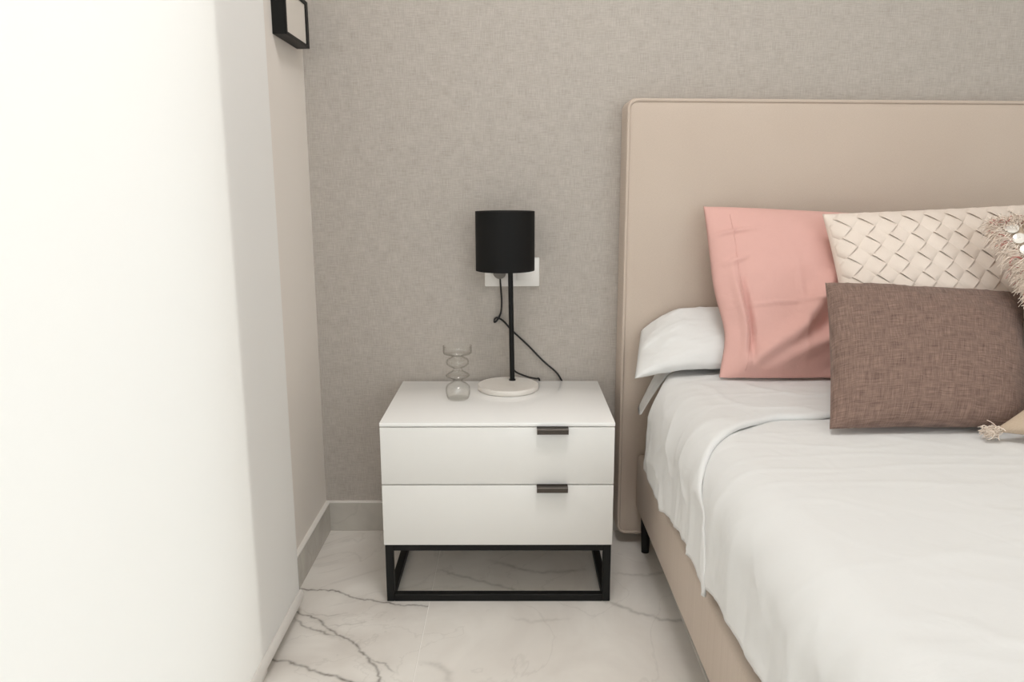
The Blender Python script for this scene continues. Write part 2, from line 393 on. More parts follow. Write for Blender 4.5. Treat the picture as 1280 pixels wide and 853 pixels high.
window('window_2', 'x', FW_X0, FW_X1, FW_Z1, YF - .08, [FW_X0 + .95, FW_X0 + 1.9])

structure(box('added_light_stop_1', (XL, WIN_Y0 + .003, 0), (XL + .0385, WIN_Y0 + .050, WIN_Z1 + .05), M_plastic, bevel=.002))  # unseen strip added beside the window to sharpen the daylight edge on the blind

# flush ceiling lamp in the middle of the room (above the picture)
cl_ = thing('ceiling_lamp', 'round flush white lamp on the ceiling in the middle of the room', 'lamp')
CLC = (.48, -1.18)
lathe('lamp_body', [(0, ZC), (.31, ZC), (.31, ZC - .045), (.295, ZC - .05), (.295, ZC - .044), (0, ZC - .044)], CLC, M_plastic, cl_, 48)
def lamp_mat():
    m, nt, b = mat('lamp_diffuser'); b.inputs['Base Color'].default_value = (.9, .9, .9, 1)
    b.inputs['Emission Color'].default_value = (1, .98, .965, 1); b.inputs['Emission Strength'].default_value = 14.0
    return m
lathe('diffuser', [(0, ZC - .045), (.294, ZC - .045), (.288, ZC - .056), (.2, ZC - .066), (0, ZC - .070)], CLC, lamp_mat(), cl_, 48)

# ------------------------------------------------------------------ roller blind
BX = -.195; BY0, BY1 = -.462, -2.95; BZ0, BZ1 = .052, 2.42
bl = thing('roller_blind', 'translucent white roller blind glowing with daylight in front of the window', 'blind')
vs, fs = [], []; ny, nzz = 60, 60
for j in range(nzz + 1):
    for i in range(ny + 1):
        y = BY0 + (BY1 - BY0) * i / ny; z = BZ0 + (BZ1 - BZ0) * j / nzz
        vs.append((BX + .0012 * nz(y * 2, z * .7), y, z))
for j in range(nzz):
    for i in range(ny):
        k = j * (ny + 1) + i; fs.append((k, k + 1, k + ny + 2, k + ny + 1))
me = bpy.data.meshes.new('fabric'); me.from_pydata(vs, [], fs); link('fabric', me, M_blind, bl)
bm = bmesh.new(); rings = []
for y, k in [(BY0 + .006, .55), (BY0 + .004, .85), (BY0, 1), (BY1, 1), (BY1 - .004, .85)]:
    rings.append([bm.verts.new((BX + .003 + .0075 * k * math.cos(a), y, BZ0 - .006 + .0145 * k * math.sin(a))) for a in [2 * math.pi * q / 20 for q in range(20)]])
for a, b in zip(rings, rings[1:]):
    for q in range(20): bm.faces.new((a[q], a[(q + 1) % 20], b[(q + 1) % 20], b[q]))
bm.faces.new(rings[0]); bm.faces.new(rings[-1])
hb = from_bm('hem_bar', bm, M_plastic, bl, True); shade_auto(hb, 40)
tube('roller_tube', [(BX - .018, BY0 + .01, BZ1 + .02), (BX - .018, BY1 - .01, BZ1 + .02)], .03, M_plastic, bl, 24)
for y in (BY0 + .012, BY1 - .014): box('bracket', (XL, y - .002, BZ1 - .02), (BX + .02, y + .002, BZ1 + .06), M_plastic, bl)

# ------------------------------------------------------------------ framed box on the left wall
fx0, fx1, fy0, fy1, fz0, fz1 = XL, XL + .033, -.262, -.057, 1.340, 1.452
fr = thing('wall_box_frame', 'small black box frame with a white panel high on the left wall', 'wall fixture')
bm = bmesh.new(); w = .010
add_box(bm, (fx0, fy0, fz0), (fx1, fy0 + w, fz1), .0006, 1); add_box(bm, (fx0, fy1 - w - .012, fz0), (fx1, fy1, fz1), .0006, 1)
add_box(bm, (fx0, fy0 + w, fz0), (fx1, fy1 - w - .012, fz0 + .007), .0006, 1); add_box(bm, (fx0, fy0 + w, fz1 - w), (fx1, fy1 - w - .012, fz1), .0006, 1)
from_bm('frame', bm, M_black_metal, fr)
box('panel', (fx0 + .002, fy0 + w, fz0 + .007), (fx1 - .003, fy1 - w - .012, fz1 - w), M_panel, fr)

# ------------------------------------------------------------------ double wall plate: socket and switch
sk = thing('wall_socket_plate', 'white double wall plate with socket and switch behind the table lamp', 'socket')
bm = bmesh.new(); add_box(bm, (.2335, -.009, .7225), (.3845, 0, .8025), .0025, 2)
pl_ = from_bm('plate', bm, M_plastic, sk); shade_auto(pl_)
bm = bmesh.new(); add_box(bm, (.2520, -.0105, .7390), (.2985, -.0080, .7855), .0012, 2)
so = from_bm('socket_insert', bm, M_plastic, sk); shade_auto(so)
# raised collar ring of the socket
bm = bmesh.new()
pr = [(.0185, -.0105), (.0205, -.0122), (.0218, -.0105)]
rr = [[bm.verts.new((.2752 + r * math.cos(2 * math.pi * k / 32), y, .7623 + r * math.sin(2 * math.pi * k / 32))) for k in range(32)] for r, y in pr]
for a, b in zip(rr, rr[1:]):
    for k in range(32): bm.faces.new((a[k], a[(k + 1) % 32], b[(k + 1) % 32], b[k]))
from_bm('collar', bm, M_plastic, so, True)
bm = bmesh.new(); add_box(bm, (.3205, -.0100, .7385), (.3670, -.0080, .7860), .001, 2); add_box(bm, (.3225, -.0125, .7405), (.3650, -.0095, .7840), .0012, 2)
ro = from_bm('rocker_switch', bm, M_plastic, sk); shade_auto(ro)

# ------------------------------------------------------------------ nightstand
NW, ND, NH, NB, NG = .55, .3967, .4549, .148, .016
nyf, nyb = -NG - ND, -NG
ns = thing('nightstand', 'glossy white two-drawer nightstand on a black metal frame beside the bed', 'nightstand')
bm = bmesh.new(); add_box(bm, (0, nyf, NH - .009), (NW, nyb, NH), .0012, 2)
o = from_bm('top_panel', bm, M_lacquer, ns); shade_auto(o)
bm = bmesh.new()
add_box(bm, (0, nyf + .019, NB), (.016, nyb, NH - .009)); add_box(bm, (NW - .016, nyf + .019, NB), (NW, nyb, NH - .009))
add_box(bm, (.016, nyf + .019, NB), (NW - .016, nyb - .006, NB + .016)); add_box(bm, (.016, nyb - .006, NB), (NW - .016, nyb, NH - .009))
add_box(bm, (.016, nyf + .019, .292), (NW - .016, nyb - .006, .304))
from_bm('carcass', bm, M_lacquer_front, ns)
def drawer(z0, z1):
    bm = bmesh.new(); add_box(bm, (.0006, nyf, z0), (NW - .0006, nyf + .0185, z1), .0012, 2)
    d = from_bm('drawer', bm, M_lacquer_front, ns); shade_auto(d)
    # folded metal finger pull hooked over the drawer's upper edge
    zt = z1 + .0012; x0, x1 = .3675, .4405
    prof = [(nyf + .012, zt - .0012), (nyf + .012, zt), (nyf - .0165, zt), (nyf - .0185, zt - .002), (nyf - .0185, zt - .0125), (nyf - .0170, zt - .0125), (nyf - .0170, zt - .0020), (nyf - .0160, zt - .0012)]
    bm = bmesh.new()
    A = [bm.verts.new((x0, y, z)) for y, z in prof]; B = [bm.verts.new((x1, y, z)) for y, z in prof]
    n = len(prof)
    for k in range(n): bm.faces.new((A[k], A[(k + 1) % n], B[(k + 1) % n], B[k]))
    bm.faces.new(A[::-1]); bm.faces.new(B)
    h = from_bm('handle', bm, M_bronze, d); h['label'] = 'dark bronze folded metal pull'
drawer(.3035, NH - .0115)
drawer(NB + .001, .3005)
t = .0185
bm = bmesh.new()
e = .003
fx = (e, NW - e); fyv = (nyf + .002, nyb - .002)
for y in (fyv[0], fyv[1] - t):
    add_box(bm, (fx[0], y, 0), (fx[0] + t, y + t, NB), .001, 1); add_box(bm, (fx[1] - t, y, 0), (fx[1], y + t, NB), .001, 1)
    add_box(bm, (fx[0] + t, y, 0), (fx[1] - t, y + t, t), .001, 1); add_box(bm, (fx[0] + t, y, NB - t * .8), (fx[1] - t, y + t, NB), .001, 1)
for x in (fx[0], fx[1] - t):
    add_box(bm, (x, fyv[0] + t, 0), (x + t, fyv[1] - t, t), .001, 1); add_box(bm, (x, fyv[0] + t, NB - t * .8), (x + t, fyv[1] - t, NB), .001, 1)
fo = from_bm('base_frame', bm, M_black_metal, ns)

# ------------------------------------------------------------------ table lamp
LC = (.298, -.106); SC = (.2915, -.110)
la = thing('table_lamp', 'black table lamp with drum shade and round white marble base', 'lamp')
lathe('base', [(0, NH + .0004), (.079, NH + .0004), (.0815, NH + .002), (.0825, NH + .005), (.0825, NH + .011), (.0815, NH + .0135), (.080, NH + .0148), (0, NH + .0148)], LC, M_white_marble, la, 64)
P0 = V((.3092, -.066, NH + .0145)); P1 = V((.3035, -.066, .865))
tube('pole', [P0, P1], .0068, M_black_metal, la, 20)
lathe('foot_collar', [(0, NH + .0146), (.0092, NH + .0146), (.0092, NH + .0178), (.0070, NH + .019), (0, NH + .019)], (P0.x, P0.y), M_black_metal, la, 24)
tube('arm', [P1 + V((0, 0, -.006)), V((SC[0], SC[1], .859))], .0045, M_black_metal, la, 12)
lathe('bulb_holder', [(0, .862), (.014, .862), (.016, .856), (.016, .826), (.0, .826)], SC, M_black_metal, la, 24)
lathe('bulb', [(0, .7965), (.010, .799), (.0165, .806), (.0185, .814), (.016, .822), (.012, .827), (0, .827)], SC, M_plastic, la, 24)
RS, Z0, Z1 = .0772, .7785, .9315
sh = lathe('shade', [(RS - .0016, Z0), (RS, Z0), (RS, Z1), (RS - .0016, Z1)], SC, M_shade, la, 72, closed=True)
lathe('lining', [(RS - .0018, Z0 + .001), (RS - .0018, Z1 - .001), (RS - .0024, Z1 - .001), (RS - .0024, Z0 + .001)], SC, M_shade_in, sh, 72, closed=True)
bm = bmesh.new()
for k in range(3):
    a = 2 * math.pi * k / 3 + .5
    add_tube(bm, [V((SC[0], SC[1], .860)), V((SC[0] + (RS - .002) * math.cos(a), SC[1] + (RS - .002) * math.sin(a), .905))], .0014, 8)
from_bm('shade_spider', bm, M_black_metal, sh, True)
# cord: wall plug -> loop -> behind the nightstand -> bulge on its right -> back to the pole
yc = -.0075
cord_pts = [(.2765, -.030, .752), (.2770, -.024, .735), (.2800, -.012, .685), (.2775, yc, .650), (.2690, yc, .630), (.2610, yc - .002, .6225), (.2590, yc - .004, .6265), (.2620, yc - .006, .6340), (.2700, yc - .004, .6350), (.2860, yc, .6240), (.3080, yc, .5990), (.3530, yc, .5560), (.3980, yc, .5090), (.4320, yc, .4790), (.4490, yc, .4540), (.480, yc, .400), (.530, yc, .345),
            (.5530, yc - .002, .315), (.5555, yc - .002, .300), (.5500, yc - .002, .285), (.500, yc, .280), (.430, yc, .330), (.400, yc, .400), (.388, yc, .445), (.384, -.0135, .4605), (.376, -.022, .4630), (.356, -.034, .4700), (.336, -.046, .4800), (.320, -.056, .4900), (.311, -.062, .500)]
tube('cord', spline(cord_pts, 6), .0026, M_cord, la, 8)
bm = bmesh.new()
rr = []
for r, y in ((.0, -.0110), (.0172, -.0110), (.0172, -.026), (.0150, -.034), (.0, -.036)):
    rr.append([bm.verts.new((.2752 + r * math.cos(2 * math.pi * k / 28), y, .7623 + r * math.sin(2 * math.pi * k / 28))) for k in range(28)] if r else [bm.verts.new((.2752, y, .7623))])
for a, b in zip(rr, rr[1:]):
    for k in range(28):
        k2 = (k + 1) % 28
        if len(a) == 1: bm.faces.new((a[0], b[k], b[k2]))
        elif len(b) == 1: bm.faces.new((a[k], a[k2], b[0]))
        else: bm.faces.new((a[k], a[k2], b[k2], b[k]))
o = from_bm('plug', bm, M_plug, la, True); shade_auto(o, 40)

# ------------------------------------------------------------------ glass vase (stacked bulbs)
VC = (.1695, -.205); z0 = NH + .0006
key = [(.0200, 0), (.0265, .0015), (.0305, .012), (.0318, .026), (.0290, .036), (.0200, .043), (.0128, .047), (.0125, .051), (.0190, .055), (.0285, .059), (.0312, .0625), (.0270, .067), (.0170, .073), (.0118, .079), (.0120, .082), (.0200, .086), (.0280, .092), (.0295, .098), (.0265, .105), (.0165, .1105), (.0130, .1135), (.0170, .1165), (.0310, .1185), (.0362, .1215), (.0370, .1260), (.0368, .1400)]
outer = [(p.x, p.y) for p in spline([(r, z, 0) for r, z in key], 4)]
inner = []
for k, (r, z) in enumerate(outer):
    a = outer[max(k - 1, 0)]; b = outer[min(k + 1, len(outer) - 1)]
    t2 = V((b[0] - a[0], b[1] - a[1])).normalized(); n2 = V((-t2.y, t2.x))
    inner.append((max(r + n2.x * .0018, .004), z + n2.y * .0018))
inner = [(r, max(z, .004)) for r, z in inner[:-1]] + [(outer[-1][0] - .0018, outer[-1][1])]
prof = [(0, z0)] + [(r, z0 + z) for r, z in outer] + [(outer[-1][0] - .0009, z0 + outer[-1][1] + .0009)] + [(r, z0 + z) for r, z in inner[::-1]] + [(0, z0 + .004)]
va = lathe('glass_vase', prof, VC, M_glass, None, 56, 60)
tag(va, 'clear glass vase of stacked bulbs on the nightstand beside the lamp', 'vase')

# ------------------------------------------------------------------ bed
bed = thing('bed', 'beige upholstered bed with tall headboard and slim black legs', 'bed')
HX0, HX1, HZ0 = .602, 2.218, .030
def htop(x): return 1.214 - .0105 * (x - HX0)
def rrect(inset, r, n=8):
    """outline of the headboard (x, z), counter-clockwise, rounded corners"""
    a, b, c = HX0 + inset, HX1 - inset, HZ0 + inset; out = []
    for cx, cz, a0 in ((a + r, None, 90), (a + r, c + r, 180), (b - r, c + r, 270), (b - r, None, 0)):
        z_ = (htop(cx) - inset - r) if cz is None else cz
        for k in range(n + 1):
            an = math.radians(a0 + 90 * k / n); out.append((cx + r * math.cos(an), z_ + r * math.sin(an)))
    return out
HT = .098
bm = bmesh.new()
prof = [(0, .004, .022), (-.004, 0, .024), (-HT + .012, 0, .024), (-HT + .004, .002, .023), (-HT, .009, .020), (-HT - .002, .03, .020), (-HT - .006, .12, .03), (-HT - .008, .3, .05)]
rings = [[bm.verts.new((x, y - .001, z)) for x, z in rrect(i, r)] for y, i, r in prof]
for a, b in zip(rings, rings[1:]):
    n = len(a)
    for k in range(n): bm.faces.new((a[k], a[(k + 1) % n], b[(k + 1) % n], b[k]))
bm.faces.new(rings[0]); bm.faces.new(rings[-1])
hd = from_bm('headboard', bm, M_headboard, bed, True); shade_auto(hd, 40)
bm = bmesh.new(); pts = [(x, -HT - .0005, z) for x, z in rrect(.0055, .022)]; pts.append(pts[0])
add_tube(bm, pts, .0046, 8, False); from_bm('piping', bm, M_headboard, hd, True)
ROT = .016
def brot(x, y): return (x - ROT * (y + .1), y)
RX0, RX1, RY0, RY1, RZ0, RZ1 = .651, 2.168, -.106, -2.08, .113, .272
def rail(name, a, b):
    bm = bmesh.new(); add_box(bm, a, b, .016, 4)
    for v in bm.verts: v.co.x, v.co.y = brot(v.co.x, v.co.y)
    o = from_bm(name, bm, M_rail, bed); shade_auto(o)
rail('side_rail', (RX0, RY1, RZ0), (RX0 + .06, RY0, RZ1)); rail('side_rail', (RX1 - .06, RY1, RZ0), (RX1, RY0, RZ1))
rail('foot_rail', (RX0 + .06, RY1, RZ0), (RX1 - .06, RY1 + .06, RZ1))
bm = bmesh.new(); add_box(bm, (RX0 + .06, RY1 + .06, .20), (RX1 - .06, RY0, .235))
for v in bm.verts: v.co.x, v.co.y = brot(v.co.x, v.co.y)
from_bm('slat_base', bm, M_mattress, bed)
for lx, ly in ((RX0 + .024, -.150), (RX1 - .024, -.150), (RX0 + .03, RY1 + .06), (RX1 - .03, RY1 + .06)):
    lx, ly = brot(lx, ly)
    lathe('leg', [(0, 0), (.0105, 0), (.0150, RZ0 + .004), (0, RZ0 + .004)], (lx, ly), M_black_metal, bed, 20)

bm = bmesh.new(); add_box(bm, (.700, -2.03, .2735), (2.120, -.110, .480), .06, 5)
mt = from_bm('mattress', bm, M_mattress); shade_auto(mt)
tag(mt, 'pale mattress almost hidden under the white bedding', 'mattress')

# ------------------------------------------------------------------ duvet: draped cloth
XC, YFOOT = 1.41, -2.13
def drape(a, half, r):
    """arc-length a measured from the centre -> (offset, drop, normal_out, normal_up)"""
    s = 1 if a >= 0 else -1; a = abs(a); flat = half - r
    if a <= flat: return s * a, 0.0, 0.0, 1.0
    q = (a - flat) / r
    if q <= math.pi / 2: return s * (flat + r * math.sin(q)), r * (1 - math.cos(q)), s * math.sin(q), math.cos(q)
    d = (q - math.pi / 2) * r
    return s * (half + d * .04), r + d, s, 0.0
ZT = .517; RC = .085
def duvet_point(a, b, lift):
    ha = .758
    off, drop, no, nu_ = drape(a, ha, RC)
    yb_off, drop2, no2, nu2 = drape(-b, -YFOOT, RC) if b < -1 else (-b, 0, 0, 1)
    x = XC + off - ROT * (b + .5); y = -yb_off
    hang = clamp(drop / .12, 0, 1)
    side = clamp((drop - .01) / .09, 0, 1)
    top = 1 - side
    # soft swelling, long creases and drape folds
    d = .010 * nz(a * 2.2, b * 1.8, 1.0) * top + .0022 * nz(a * 7, b * 5, 2.0)
    fl = 1.0 if lift > 0 else 0.0; lift *= 1 - .75 * side
    d += .0045 * side * max(0, ridge(b * 8 + a * .8, a * 1.1, 11.0)) ** 3 + fl * .0035 * max(0, ridge(a * 6 - b * 5, b * 7 + a * 2, 12.0)) ** 5
    d += .0075 * side * nz(b * 11 + a * 1.5, a * 2.0, 4.0) + .004 * side * nz(b * 26, a * 3, 5.0)
    d += .0055 * max(0, ridge(b * 5 + a * 1.8, a * 3 - b * .8, 6.0)) ** 6 * (.18 + .5 * side)
    d += .0022 * max(0, ridge(b * 9 - a * 4, a * 5, 7.0)) ** 8 * (.5 + .5 * side)
    d += .0016 * max(0, ridge(a * 4 + b * 2, b * 16, 8.5)) ** 6
    n = V((no, -no2 if no == 0 else 0, max(nu_, 0) if no2 == 0 else nu2))
    n = V((no, -no2, min(nu_, nu2))); n = n.normalized() if n.length > 1e-4 else V((0, 0, 1))
    z = ZT - max(drop, drop2) + .010 * (1 - (off / .8) ** 2)
    return V((x, y, z)) + n * (d + lift)
def hem_noise(b): return .012 * nz(b * 4, 3.3) + .005 * nz(b * 13, 1.1)
flat_a = .758 - RC
def a_for_drop(drop): return flat_a + RC * math.pi / 2 + (drop - RC)
def cloth(name, na, nb, rng, lift, lip, parent, m, thick=.006):
    vs, fs = [], []
    for i in range(na + 1):
        u = i / na
        for j in range(nb + 1):
            a, b, edge = rng(u, j / nb)
            vs.append(duvet_point(a, b, lift * lip(u, j / nb)))
    for i in range(na):
        for j in range(nb):
            k = i * (nb + 1) + j; fs.append((k, k + nb + 1, k + nb + 2, k + 1))
    me = bpy.data.meshes.new(name); me.from_pydata([tuple(v) for v in vs], [], fs)
    o = link(name, me, m, parent)
    md = o.modifiers.new('thickness', 'SOLIDIFY'); md.thickness = thick; md.offset = -1 if False else 1
    md.use_rim = True
    return o
dv = thing('duvet', 'white cotton duvet draped over the bed with its top edge folded back', 'duvet')
def rng_main(u, v):
    b = -.42 - v * (2.13 + .10 - .42)
    hem = .204 + hem_noise(b)
    A = a_for_drop(hem)
    w_ = 2 * u - 1
    return w_ * A, b, 0
def lip_main(u, v): return 1
cloth('cover', 240, 260, rng_main, 0.0, lip_main, dv, M_white_cotton, .005)
def rng_fold(u, v):
    w_ = 2 * u - 1
    A = a_for_drop(.214)
    a = w_ * A
    aa = abs(a)
    # fold edge: straight across the top, swept towards the foot down the sides
    sw = clamp((aa - .50) / (A - .50), 0, 1)
    yf = -.612 - .30 * bump01(sw) + .012 * nz(a * 5, 2.2) + .006 * nz(a * 17, 5.2)
    y0 = -.200 - .135 * bump01(clamp((aa - .64) / .14, 0, 1))
    b = y0 + (yf - y0) * v
    A2 = a_for_drop(.214 + 1.2 * hem_noise(b + 3) + .010 * math.sin(v * 7))
    return w_ * A2, b, 0
def lip_fold(u, v):
    e = clamp((1 - v) / .04, 0, 1)
    return math.sqrt(max(0, 1 - (1 - e) ** 2)) * .9 + .1
cloth('folded_edge', 240, 90, rng_fold, .011, lip_fold, dv, M_white_cotton, .005)

# ------------------------------------------------------------------ pillows and cushions
BEDZ = .541
def bed_z(x, y):
    a = x - XC + ROT * (y + .5)
    if abs(a) > .66 or y > -.12: return -9
    return max(duvet_point(a, y, .011 if y > -.66 else 0).z, duvet_point(a, y, .0).z) + .0075
def pillow(name, BL, BR, TL, TR, thick, material, parent=None, nu=56, nv=56, cu=.04, cv=.04, p=.45, disp=None, post=None, floor_z=None, back=.55):
    BL, BR, TL, TR = map(V, (BL, BR, TL, TR))
    nrm = ((BR - BL) + (TR - TL)).cross((TL - BL) + (TR - BR)).normalized()       # points towards the room
    W = ((BR - BL).length + (TR - TL).length) / 2; H = ((TL - BL).length + (TR - BR).length) / 2
    def base(u, v):
        uu = u * (1 - cu * (1 - v * v)); vv = v * (1 - cv * (1 - u * u))
        s, t_ = (uu + 1) / 2, (vv + 1) / 2
        return BL * (1 - s) * (1 - t_) + BR * s * (1 - t_) + TL * (1 - s) * t_ + TR * s * t_
    def thk(u, v): return thick / 2 * (max(0, 1 - u * u) * max(0, 1 - v * v)) ** p
    def surf(u, v, side=1, extra=0):
        t_ = thk(u, v)
        P = base(u, v) + nrm * (t_ * (1 if side > 0 else -back) + extra * (1 if side > 0 else -1))
        if disp: P = P + nrm * (disp(u, v, side) * side * clamp(t_ / (thick * .2), 0, 1))
        if post: P = post(P, u, v, side)
        if floor_z is not None:
            fz = bed_z(P.x, P.y)
            if P.z < fz: P.z = fz
        return P
    vs, uvs, idx, fs = [], [], {}, []
    for side in (1, -1):
        for i in range(nu + 1):
            for j in range(nv + 1):
                bd = i in (0, nu) or j in (0, nv)
                if bd and side < 0: idx[side, i, j] = idx[1, i, j]; continue
                u = math.sin(math.pi * (i / nu - .5)); v = math.sin(math.pi * (j / nv - .5))
                u = .6 * u + .4 * (2 * i / nu - 1); v = .6 * v + .4 * (2 * j / nv - 1)
                idx[side, i, j] = len(vs); vs.append(tuple(surf(u, v, side))); uvs.append((u * W / 2, v * H / 2))
        for i in range(nu):
            for j in range(nv):
                q = [idx[side, i, j], idx[side, i + 1, j], idx[side, i + 1, j + 1], idx[side, i, j + 1]]
                fs.append(q if side > 0 else q[::-1])
    me = bpy.data.meshes.new(name); me.from_pydata(vs, [], fs)
    uv = me.uv_layers.new(name='UVMap')
    for lp in me.loops: uv.data[lp.index].uv = uvs[lp.vertex_index]
    o = link(name, me, material, parent)
    return o, surf, (W, H, nrm, base)

# two white sleeping pillows, stacked against the headboard; their open cases hang over the bed's left side
def droop(x0, amount, low, y_shift, wid=.16):
    def f(P, u, v, side):
        d = clamp((x0 - P.x) / wid, 0, 1)
        P = V(P); P.z -= amount * (low + (1 - low) * (v + 1) / 2) * d ** 1.4; P.y += y_shift * d
        return P
    return f
def case_wr(seed):
    def f(u, v, side):
        e = clamp((-u - .70) / .30, 0, 1)
        return .005 * nz(u * 3, v * 2, seed) + .007 * e * nz(u * 9, v * 2.5, seed + 1) + .0045 * max(0, ridge(u * 9 + v * 1.5, v * 2 - u * 2, seed + 2)) ** 5
    return f
o, _, _ = pillow('pillow', (.630, -.225, .548), (1.36, -.225, .548), (.640, -.140, .560), (1.36, -.140, .560), .030, M_pillow_cotton, cu=.0, cv=.03, p=.38, disp=case_wr(3), post=droop(.735, .150, .8, -.035, .10), floor_z=BEDZ)
tag(o, 'white sleeping pillow lowest in the stack with its case hanging over the bed side', 'pillow', 'white sleeping pillows')
o, _, _ = pillow('pillow', (.610, -.297, .556), (1.37, -.292, .556), (.650, -.122, .668), (1.37, -.122, .688), .095, M_pillow_cotton, cu=.0, cv=.03, p=.36, disp=case_wr(13), post=droop(.745, .105, .30, .0), floor_z=BEDZ)
tag(o, 'white sleeping pillow on top of the stack behind the pink pillow', 'pillow', 'white sleeping pillows')

# pink pillow
def pink_wr(u, v, side):
    if side < 0: return 0
    def crease(u0, v0, u1, v1, wd, amp):
        d = V((u1 - u0, v1 - v0)); t_ = clamp(((u - u0) * d.x + (v - v0) * d.y) / d.length_squared, 0, 1)
        q = V((u - u0 - d.x * t_, v - v0 - d.y * t_)).length
        return amp * math.exp(-(q / wd) ** 2) * math.sin(math.pi * clamp(t_, .04, .96))
    s = crease(-.02, .30, -.50, -.70, .075, .026) + crease(.10, .05, -.28, -.60, .06, -.013) + crease(-.30, -.35, -.95, -1.0, .09, .024)
    s += crease(.15, -.35, -.75, -.98, .085, .022) + crease(.3, -.15, -.30, -.62, .10, -.009) + crease(.2, -.75, -.3, -.95, .08, -.012)
    s += crease(-.95, -.22, .3, -.10, .014, .006) + crease(-.36, .5, -.36, -.95, .012, .006) + crease(-.99, .62, -.62, .70, .025, .009)
    s += crease(-.80, .2, -.77, -.92, .020, -.020) + crease(-.86, .35, -.84, -.95, .030, .012) + crease(-.97, .25, -.70, .38, .03, .008)
    return s + .004 * nz(u * 4, v * 4, 21)
def pink_post(P, u, v, side):
    P = V(P)
    P.x += .021 * math.exp(-((v + .50) / .38) ** 2) * clamp(-u, 0, 1) ** 2        # left edge sags inwards
    return P
pk, psurf, _ = pillow('pillow', (.800, -.345, BEDZ), (1.40, -.345, BEDZ), (.787, -.180, .944), (1.42, -.180, .905), .135, M_pink, nu=120, nv=120, cu=.02, cv=-.012, p=.42, disp=pink_wr, post=pink_post, floor_z=BEDZ, back=.08)
tag(pk, 'dusty pink cotton pillow leaning against the headboard', 'pillow')
bm = bmesh.new()
add_tube(bm, [psurf(-.82, -.92 + 1.8 * k / 40, 1, .0002) for k in range(41)], .0010, 6)
sm = from_bm('hem_seam', bm, M_pink, pk, True)

# cream cushion of woven pleats
cc, csurf, (CW, CH, cn, cbase) = pillow('pleated_cushion', (1.075, -.470, BEDZ), (1.545, -.470, BEDZ), (1.038, -.300, .929), (1.520, -.300, .950), .135, M_cream, cu=.035, cv=.02, p=.42, floor_z=BEDZ)
tag(cc, 'cream cushion of interlaced diagonal fabric pleats between pink and brown cushions', 'cushion')
wcell = .0345
def strip_patch(ci, cj, kind):
    """one visible square of a woven strip; lifted at its lower edge"""
    vs, fs, uvs = [], [], []
    h = .5 * math.sqrt(.5)
    n = 6
    e1 = V((1, -1)).normalized(); e2 = V((1, 1)).normalized()           # the two diagonal strip directions
    c = (e1 * ci + e2 * cj) * wcell
    along, across = (e1, e2) if kind == 'A' else (e2, e1)
    low = -1 if kind == 'A' else 1                                       # side that stands proud (lower edge)
    ok = True
    for lay in (1, 0):
        for i in range(n + 1):
            for j in range(n + 1):
                s = (i / n - .5) * 1.30; t_ = (j / n - .5) * 1.06
                q = c + along * (s * wcell) + across * (t_ * wcell)
                u, v = q.x / (CW / 2), q.y / (CH / 2)
                if abs(u) > .985 or abs(v) > .985: ok = False
                u = clamp(u, -.985, .985); v = clamp(v, -.985, .985)
                arch = 1 - abs(2 * s / 1.30) ** 4
                tilt = (t_ * low + .5)
                hgt = .0004 + .0058 * clamp(arch, 0, 1) ** .7 * tilt + .0014 * clamp(arch, 0, 1)
                vs.append(tuple(csurf(u, v, 1, hgt if lay else hgt - .0016))); uvs.append((q.x + kind_off[kind], q.y))
    if not ok and not (abs(c.x) < CW / 2 - .004 and abs(c.y) < CH / 2 - .004): return None
    m_ = (n + 1) ** 2
    for i in range(n):
        for j in range(n):
            k = i * (n + 1) + j; fs.append((k, k + n + 1, k + n + 2, k + 1))
    rim = [i * (n + 1) for i in range(n + 1)] + [n * (n + 1) + j for j in range(1, n + 1)] + [i * (n + 1) + n for i in range(n - 1, -1, -1)] + [j for j in range(n - 1, 0, -1)]
    for k in range(len(rim)):
        a, b = rim[k], rim[(k + 1) % len(rim)]; fs.append((a, b, b + m_, a + m_))
    me = bpy.data.meshes.new('pleat'); me.from_pydata(vs, [], fs)
    uv = me.uv_layers.new(name='UVMap')
    for lp in me.loops: uv.data[lp.index].uv = uvs[lp.vertex_index]
    bm = bmesh.new(); bm.from_mesh(me); bmesh.ops.recalc_face_normals(bm, faces=bm.faces); bm.to_mesh(me); bm.free()
    o = link('pleat', me, M_cream, cc); shade_auto(o, 50)
    return o
kind_off = {'A': 0.0, 'B': .7}
for ci in range(-12, 13):
    for cj in range(-12, 13):
        c = (V((1, -1)).normalized() * ci + V((1, 1)).normalized() * cj) * wcell
        if abs(c.x) < CW / 2 + .002 and abs(c.y) < CH / 2 + .002: strip_patch(ci, cj, 'A' if (ci + cj) % 2 == 0 else 'B')

# brown linen cushion
def brown_wr(u, v, side): return .004 * nz(u * 3, v * 3, 31) + .004 * max(0, ridge(u * 5, v * 4, 33)) ** 6
br, bsurf, _ = pillow('cushion', (.921, -.716, .536), (1.300, -.712, .536), (.990, -.468, .788), (1.425, -.462, .762), .125, M_brown, cu=.03, cv=.03, p=.42, disp=brown_wr, floor_z=.532)
tag(br, 'brown linen rectangular cushion in front of the pink and cream ones', 'cushion')
bm = bmesh.new(); add_tube(bm, [bsurf(-.955, -.95 + 1.9 * k / 40, 1, .0001) for k in range(41)], .0009, 6); from_bm('edge_seam', bm, M_brown, br, True)

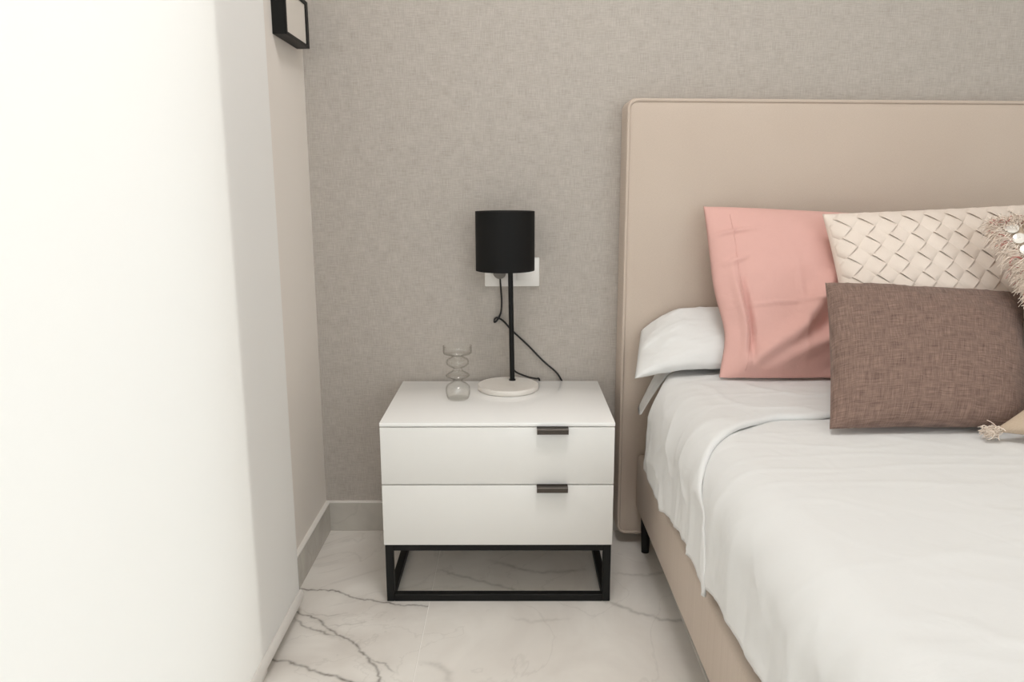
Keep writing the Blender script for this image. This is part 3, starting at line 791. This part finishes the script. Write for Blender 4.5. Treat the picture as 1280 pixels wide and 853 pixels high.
# fringed cushion with sequins, cut by the picture's right border
hc, hsurf, _ = pillow('fringed_cushion', (1.440, -.72, .537), (1.86, -.70, .537), (1.322, -.50, .918), (1.76, -.46, .940), .12, M_tan, cu=.02, cv=.02, p=.42, floor_z=.534)
tag(hc, 'beige fringed cushion with round pearly sequins at the right end of the row', 'cushion')
def strand(bm, P, d, length, r, sag):
    pts = []
    wob = V((random.uniform(-1, 1), random.uniform(-1, 1), random.uniform(-1, 1))) * .006
    for k in range(5):
        t_ = k / 4
        pts.append(P + d * (length * t_) + V((0, 0, -sag * t_ * t_)) + wob * math.sin(t_ * 3.0))
    add_tube(bm, pts, lambda t_: r * (1 - .45 * t_), 3, False)
for nm, m_, cnt in (('fringe', M_fringe, 1500), ('pink_fringe', M_fringe_pink, 90)):
    bm = bmesh.new()
    for k in range(cnt):
        v = random.uniform(-1, 1); u = -1 + abs(random.gauss(0, .02))
        P = hsurf(clamp(u, -1, 1), clamp(v, -1, 1), 1, .001)
        d = V((-1.0 + random.gauss(0, .25), .02 + random.gauss(0, .22), .12 * v + random.gauss(0, .3))).normalized()
        strand(bm, P, d, random.uniform(.018, .036), .0011, random.uniform(.004, .026))
    for k in range(cnt // 3):
        u = random.uniform(-1, -.6); P = hsurf(u, 1 - abs(random.gauss(0, .02)), 1, .001)
        d = V((-.5 + random.gauss(0, .4), -.4 + random.gauss(0, .3), .35 + random.gauss(0, .3))).normalized()
        strand(bm, P, d, random.uniform(.015, .03), .0011, random.uniform(.002, .018))
    for v in bm.verts: v.co.z = max(v.co.z, bed_z(v.co.x, v.co.y))
    fo = from_bm(nm, bm, m_, hc, True, recalc=False); fo['kind'] = 'stuff'
def disc(P, n, r, parent):
    bm = bmesh.new(); n = n.normalized(); x = n.orthogonal().normalized(); y = n.cross(x); seg = 20; rings = []
    for rr_, h in ((r, 0), (r, .0009), (r * .9, .0014), (r * .22, .0009), (r * .16, .0002)):
        rings.append([bm.verts.new(P + (x * math.cos(2 * math.pi * k / seg) + y * math.sin(2 * math.pi * k / seg)) * rr_ + n * h) for k in range(seg)])
    for a, b in zip(rings, rings[1:]):
        for k in range(seg): bm.faces.new((a[k], a[(k + 1) % seg], b[(k + 1) % seg], b[k]))
    bm.faces.new(rings[-1]); o = from_bm('sequin', bm, M_sequin, parent, True); shade_auto(o, 40); return o
def hnorm(u, v):
    e = .02; return (hsurf(u + e, v) - hsurf(u - e, v)).cross(hsurf(u, v + e) - hsurf(u, v - e)).normalized()
for row, uu in enumerate((-.93, -.80, -.5, -.1)):
    for k in range(14):
        v = .90 - k * .118 - (row % 2) * .055; n = hnorm(uu, v)
        disc(hsurf(uu, v) + n * .004, n + V((random.uniform(-.15, .15), 0, random.uniform(-.15, .15))), .0118 if k % 3 else .0138, hc)

# tan cushion lying in front, tasselled corner
tc_, tsurf, _ = pillow('tasselled_cushion', (1.205, -.758, .545), (1.60, -.95, .550), (1.385, -.715, .655), (1.74, -.84, .70), .10, M_tan, cu=.03, cv=.03, p=.42, floor_z=.531)
tag(tc_, 'tan cotton cushion lying at the right with a tassel on its corner', 'cushion')
bm = bmesh.new(); P = V((1.209, -.758, .545))
for k in range(110):
    d = V((-1 + random.gauss(0, .45), -.15 + random.gauss(0, .55), random.gauss(.05, .35))).normalized()
    strand(bm, P + V((random.uniform(-.006, .012), random.uniform(-.012, .008), random.uniform(-.004, .008))), d, random.uniform(.010, .026), .0014, random.uniform(0, .008))
for v in bm.verts: v.co.z = max(v.co.z, bed_z(v.co.x, v.co.y))
fo = from_bm('tassel', bm, M_fringe, tc_, True, recalc=False); fo['kind'] = 'stuff'
